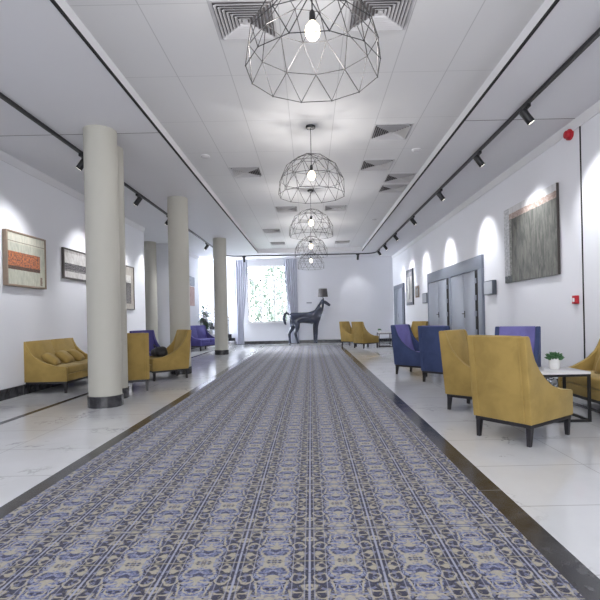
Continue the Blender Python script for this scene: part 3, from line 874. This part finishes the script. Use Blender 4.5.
# side tables
def make_table(label):
    t = thing('side_table', (0, 0, 0), 0, label, 'side table', 'square marble-topped side tables')
    a = .205; h = .455; b = .011
    for sx in (-1, 1):
        for sy in (-1, 1):
            MB().box(sx * a - b, sx * a + b, sy * a - b, sy * a + b, 0, h - .022).build('leg', M['black'], t)
    for z in (b, h - .022 - b):
        m = MB()
        for s in (-1, 1):
            m.box(-a + b, a - b, s * a - b, s * a + b, z - b, z + b); m.box(s * a - b, s * a + b, -a + b, a - b, z - b, z + b)
        m.build('frame_ring', M['black'], t)
    MB().box(-a - .014, a + .014, -a - .014, a + .014, h - .022, h).build('tabletop', M['tabletop'], t, bevel=.002)
    return t
tb = make_table('square marble-topped side table with black frame beside the nearest gold armchair')
tb.location = (2.30, 4.41, 0)
again(tb, (-3.10, 7.72, 0), 0, 'square side table between the seats on the left, behind the paired columns')
again(tb, (2.36, 14.9, 0), 0, 'far side table with black frame beside the far pair of gold armchairs')

def leaf_blade(m, base, d, up, L, wd, curl=.3, seg=3):
    """a small folded leaf, pointed, with thickness from its fold"""
    d = d.normalized(); s = d.cross(up).normalized(); nrm = s.cross(d)
    row = []
    for k in range(seg + 1):
        f = k / seg; c0 = base + d * L * f + nrm * (curl * L * f * f * -1); w_ = wd * math.sin(PI * min(.98, .18 + f * .82))
        row.append((c0 - s * w_ + nrm * w_ * .3, c0, c0 + s * w_ + nrm * w_ * .3))
    for k in range(seg):
        a, b = row[k], row[k + 1]
        m.quad(a[0], a[1], b[1], b[0]); m.quad(a[1], a[2], b[2], b[1])
def succulent(x, y, z, label, sc=1.0, pot='ceramic', seed=1, group=None):
    t = thing('potted_succulent', (x, y, z), 0, label, 'plant', group)
    r = .05 * sc
    MB().lathe([(r * .75, 0), (r * .95, .02 * sc), (r, .10 * sc), (r * .9, .10 * sc), (r * .85, .09 * sc)], 24).build('pot', M[pot], t, smooth=True)
    MB().lathe([(r * .86, .08 * sc), (r * .86, .086 * sc)], 20).build('soil', M['soil'], t)
    rnd = random.Random(seed); m = MB()
    for ring, (cnt, el, L) in enumerate(((11, 12, .09), (10, 34, .09), (8, 58, .08), (5, 78, .07))):
        for k in range(cnt):
            a = 2 * PI * (k + .5 * (ring % 2)) / cnt + rnd.uniform(-.1, .1); e = math.radians(el + rnd.uniform(-6, 6))
            dd = Vector((math.cos(a) * math.cos(e), math.sin(a) * math.cos(e), math.sin(e)))
            p0 = Vector((0, 0, .09 * sc)); p1 = p0 + dd * L * sc
            m.tube([p0, p0 + dd * L * sc * .45, p0 + dd * L * sc * .8, p1], [.006 * sc, .013 * sc, .010 * sc, .001], 6)
    m.build('rosette', M['leaf'], t, smooth=True)
    return t
succulent(2.33, 4.46, .455, 'green succulent in a white pot on the near marble side table', 1.02)
succulent(2.20, 14.9, .455, 'tiny dark plant in a white pot on the far side table', .8, seed=3)
# dark leafy plant on the left table
t = thing('potted_plant', (-3.05, 7.68, .455), 0, 'dark leafy plant in a black pot on the left side table', 'plant')
MB().lathe([(.04, 0), (.055, .10), (.048, .10)], 20).build('pot', M['black'], t, smooth=True)
rnd = random.Random(9); m = MB()
for k in range(34):
    a = rnd.uniform(0, 2 * PI); e = rnd.uniform(.3, 1.4)
    leaf_blade(m, Vector((0, 0, .09)), Vector((math.cos(a) * math.cos(e), math.sin(a) * math.cos(e), math.sin(e))), Vector((0, 0, 1)), rnd.uniform(.12, .24), .018, .25)
m.build('foliage', M['leaf2'], t, normals=False)

t = thing('wall_plaque', (-.02, ZB - .004, 1.52), 0, 'small pale grey plaque on the back wall above the horse', 'plaque')
MB().box(-.12, .08, -.008, 0, 0, .05).build('plate', M['greyplastic'], t, bevel=.002)
# tall house plant by the stairs
t = thing('tall_potted_plant', (-3.72, 16.35, 0), 0, 'tall leafy house plant in a white pot behind the violet sofa', 'plant')
MB().lathe([(.12, 0), (.16, .30), (.14, .30), (.13, .27)], 24).build('pot', M['ceramic'], t, smooth=True)
m2 = MB(); m = MB(); rnd = random.Random(4)
for k in range(7):
    a = rnd.uniform(0, 2 * PI); tip = Vector((math.cos(a) * rnd.uniform(.05, .22), math.sin(a) * rnd.uniform(.05, .2), rnd.uniform(1.1, 1.6)))
    mid = tip * .5 + Vector((0, 0, .1))
    m2.tube([(0, 0, .26), mid, tip], [.012, .009, .005], 5)
    for j in range(26):
        f = rnd.uniform(.25, 1.0); p = mid.lerp(tip, (f - .5) * 2) if f > .5 else Vector((0, 0, .26)).lerp(mid, f * 2)
        b = rnd.uniform(0, 2 * PI)
        leaf_blade(m, p, Vector((math.cos(b), math.sin(b), rnd.uniform(-.3, .7))), Vector((0, 0, 1)), rnd.uniform(.13, .22), .04, .35)
m2.build('stem', M['bark'], t); m.build('foliage', M['leaf2'], t, normals=False)

# black bag on the gold armchair
t = thing('handbag', (-2.58, 7.90, .375), math.radians(-55), 'black slouchy bag lying on the seat of a gold armchair on the left', 'bag')
n, r_ = 24, 14; vs = []; fs = []; rnd = random.Random(2)
for j in range(r_ + 1):
    v = PI * j / r_
    for i in range(n):
        u = 2 * PI * i / n
        def se(c_, p): return math.copysign(abs(c_) ** p, c_)
        x = .21 * se(math.sin(v), .7) * se(math.cos(u), .7); y = .11 * se(math.sin(v), .7) * se(math.sin(u), .7); z = .072 * se(math.cos(v), .6) + .076
        z *= 1 + .22 * math.sin(3 * x / .21 + 1) * (z / .15); y += .014 * math.sin(22 * x + 9 * z)
        vs.append((x, y, z))
for j in range(r_):
    for i in range(n): fs.append((j * n + i, j * n + (i + 1) % n, (j + 1) * n + (i + 1) % n, (j + 1) * n + i))
MB().add(vs, fs).build('bag_body', M['bag'], t, smooth=True)
MB().tube([(-.08, -.03, .13), (-.07, -.07, .19), (0, -.09, .215), (.07, -.07, .18), (.09, -.03, .12)], .008, 6).build('strap', M['bag'], t, smooth=True)

# ------------------------------------------------------------------ horse lamp
def skin_mesh(name, verts, edges, mat, parent, root=0, sub=2):
    me = bpy.data.meshes.new('tmp'); me.from_pydata([v[:3] for v in verts], edges, [])
    ob = bpy.data.objects.new('tmp', me); C.objects.link(ob)
    ob.modifiers.new('s', 'SKIN'); ss_ = ob.modifiers.new('u', 'SUBSURF'); ss_.levels = sub; ss_.render_levels = sub
    sk = me.skin_vertices[0].data
    for i, v in enumerate(verts):
        sk[i].radius = v[3] if isinstance(v[3], tuple) else (v[3], v[3]); sk[i].use_root = (i == root)
    bpy.context.view_layer.update()
    dg = bpy.context.evaluated_depsgraph_get()
    nm = bpy.data.meshes.new_from_object(ob.evaluated_get(dg))
    bpy.data.objects.remove(ob); bpy.data.meshes.remove(me)
    nm.name = name; nm.materials.clear(); nm.materials.append(mat)
    for p in nm.polygons: p.use_smooth = True
    o = bpy.data.objects.new(name, nm); C.objects.link(o); o.parent = parent
    return o
t = thing('horse_floor_lamp', (0, 17.1, 0), 0, 'life-size dark glossy horse sculpture with a lampshade on its head', 'floor lamp')
V = [(-.56, 0, 1.0, .215), (-.30, 0, .97, .225), (0, 0, .965, .235), (.18, 0, 1.0, .22),          # 0-3 trunk
     (.31, 0, 1.18, .165), (.40, 0, 1.36, .115), (.455, 0, 1.52, .085),                           # 4-6 neck
     (.53, 0, 1.55, .082), (.64, 0, 1.47, .062), (.735, 0, 1.40, .048),                            # 7-9 head
     (-.66, 0, 1.03, .18)]                                                                        # 10 rump
Ed = [(0, 1), (1, 2), (2, 3), (3, 4), (4, 5), (5, 6), (6, 7), (7, 8), (8, 9), (0, 10)]
def leg(root, pts):
    prev = root
    for p in pts:
        V.append(p); Ed.append((prev, len(V) - 1)); prev = len(V) - 1
leg(0, [(-.54, -.12, .80, .14), (-.47, -.12, .62, .09), (-.57, -.12, .42, .058), (-.51, -.12, .20, .042), (-.49, -.12, .09, .045), (-.46, -.12, .03, .06)])
leg(10, [(-.66, .12, .80, .13), (-.66, .12, .62, .09), (-.80, .12, .42, .058), (-.79, .12, .20, .042), (-.78, .12, .09, .045), (-.75, .12, .03, .06)])
leg(3, [(.22, -.11, .82, .11), (.20, -.11, .64, .075), (.21, -.11, .44, .058), (.20, -.11, .22, .040), (.20, -.11, .09, .045), (.23, -.11, .03, .06)])
leg(3, [(.20, .11, .82, .11), (.15, .11, .64, .075), (.14, .11, .44, .058), (.13, .11, .22, .040), (.13, .11, .09, .045), (.16, .11, .03, .06)])
hb = skin_mesh('body', V, Ed, M['horse'], t)
for s in (-1, 1):
    MB().tube([(.49, s * .045, 1.59), (.485, s * .055, 1.65), (.49, s * .06, 1.70)], [.022, .020, .002], 8).build('ear', M['horse'], t, smooth=True)
MB().tube([(-.78, 0, 1.10), (-.88, 0, 1.17), (-.955, 0, 1.12), (-.97, 0, .95), (-.93, 0, .78), (-.90, 0, .72)], [.035, .05, .06, .062, .045, .01], 12).build('tail', M['horse'], t, smooth=True)
m = MB()
for k in range(9):
    f = k / 8; x = .20 + .26 * f; z = 1.24 + .38 * f
    m.tube([(x, 0, z), (x - .035, -.03, z - .02), (x - .02, -.09, z - .10)], [.03, .035, .008], 6)
m.build('mane', M['horse'], t, smooth=True)
MB().tube([(.47, 0, 1.58), (.47, 0, 1.76)], .012, 10).build('lamp_stem', M['black'], t)
MB().lathe([(.185, 1.73), (.155, 2.03), (.150, 2.03), (.180, 1.73)], 32, (.47, 0, 0)).build('lamp_shade', M['shade'], t, smooth=True)

# ------------------------------------------------------------------ one scale for everything built above
seen = set()
for o in list(C.objects):
    if o in TOP: continue
    o.location = o.location * S
    if o.type == 'MESH' and o.data.name not in seen:
        seen.add(o.data.name); o.data.transform(Matrix.Scale(S, 4))
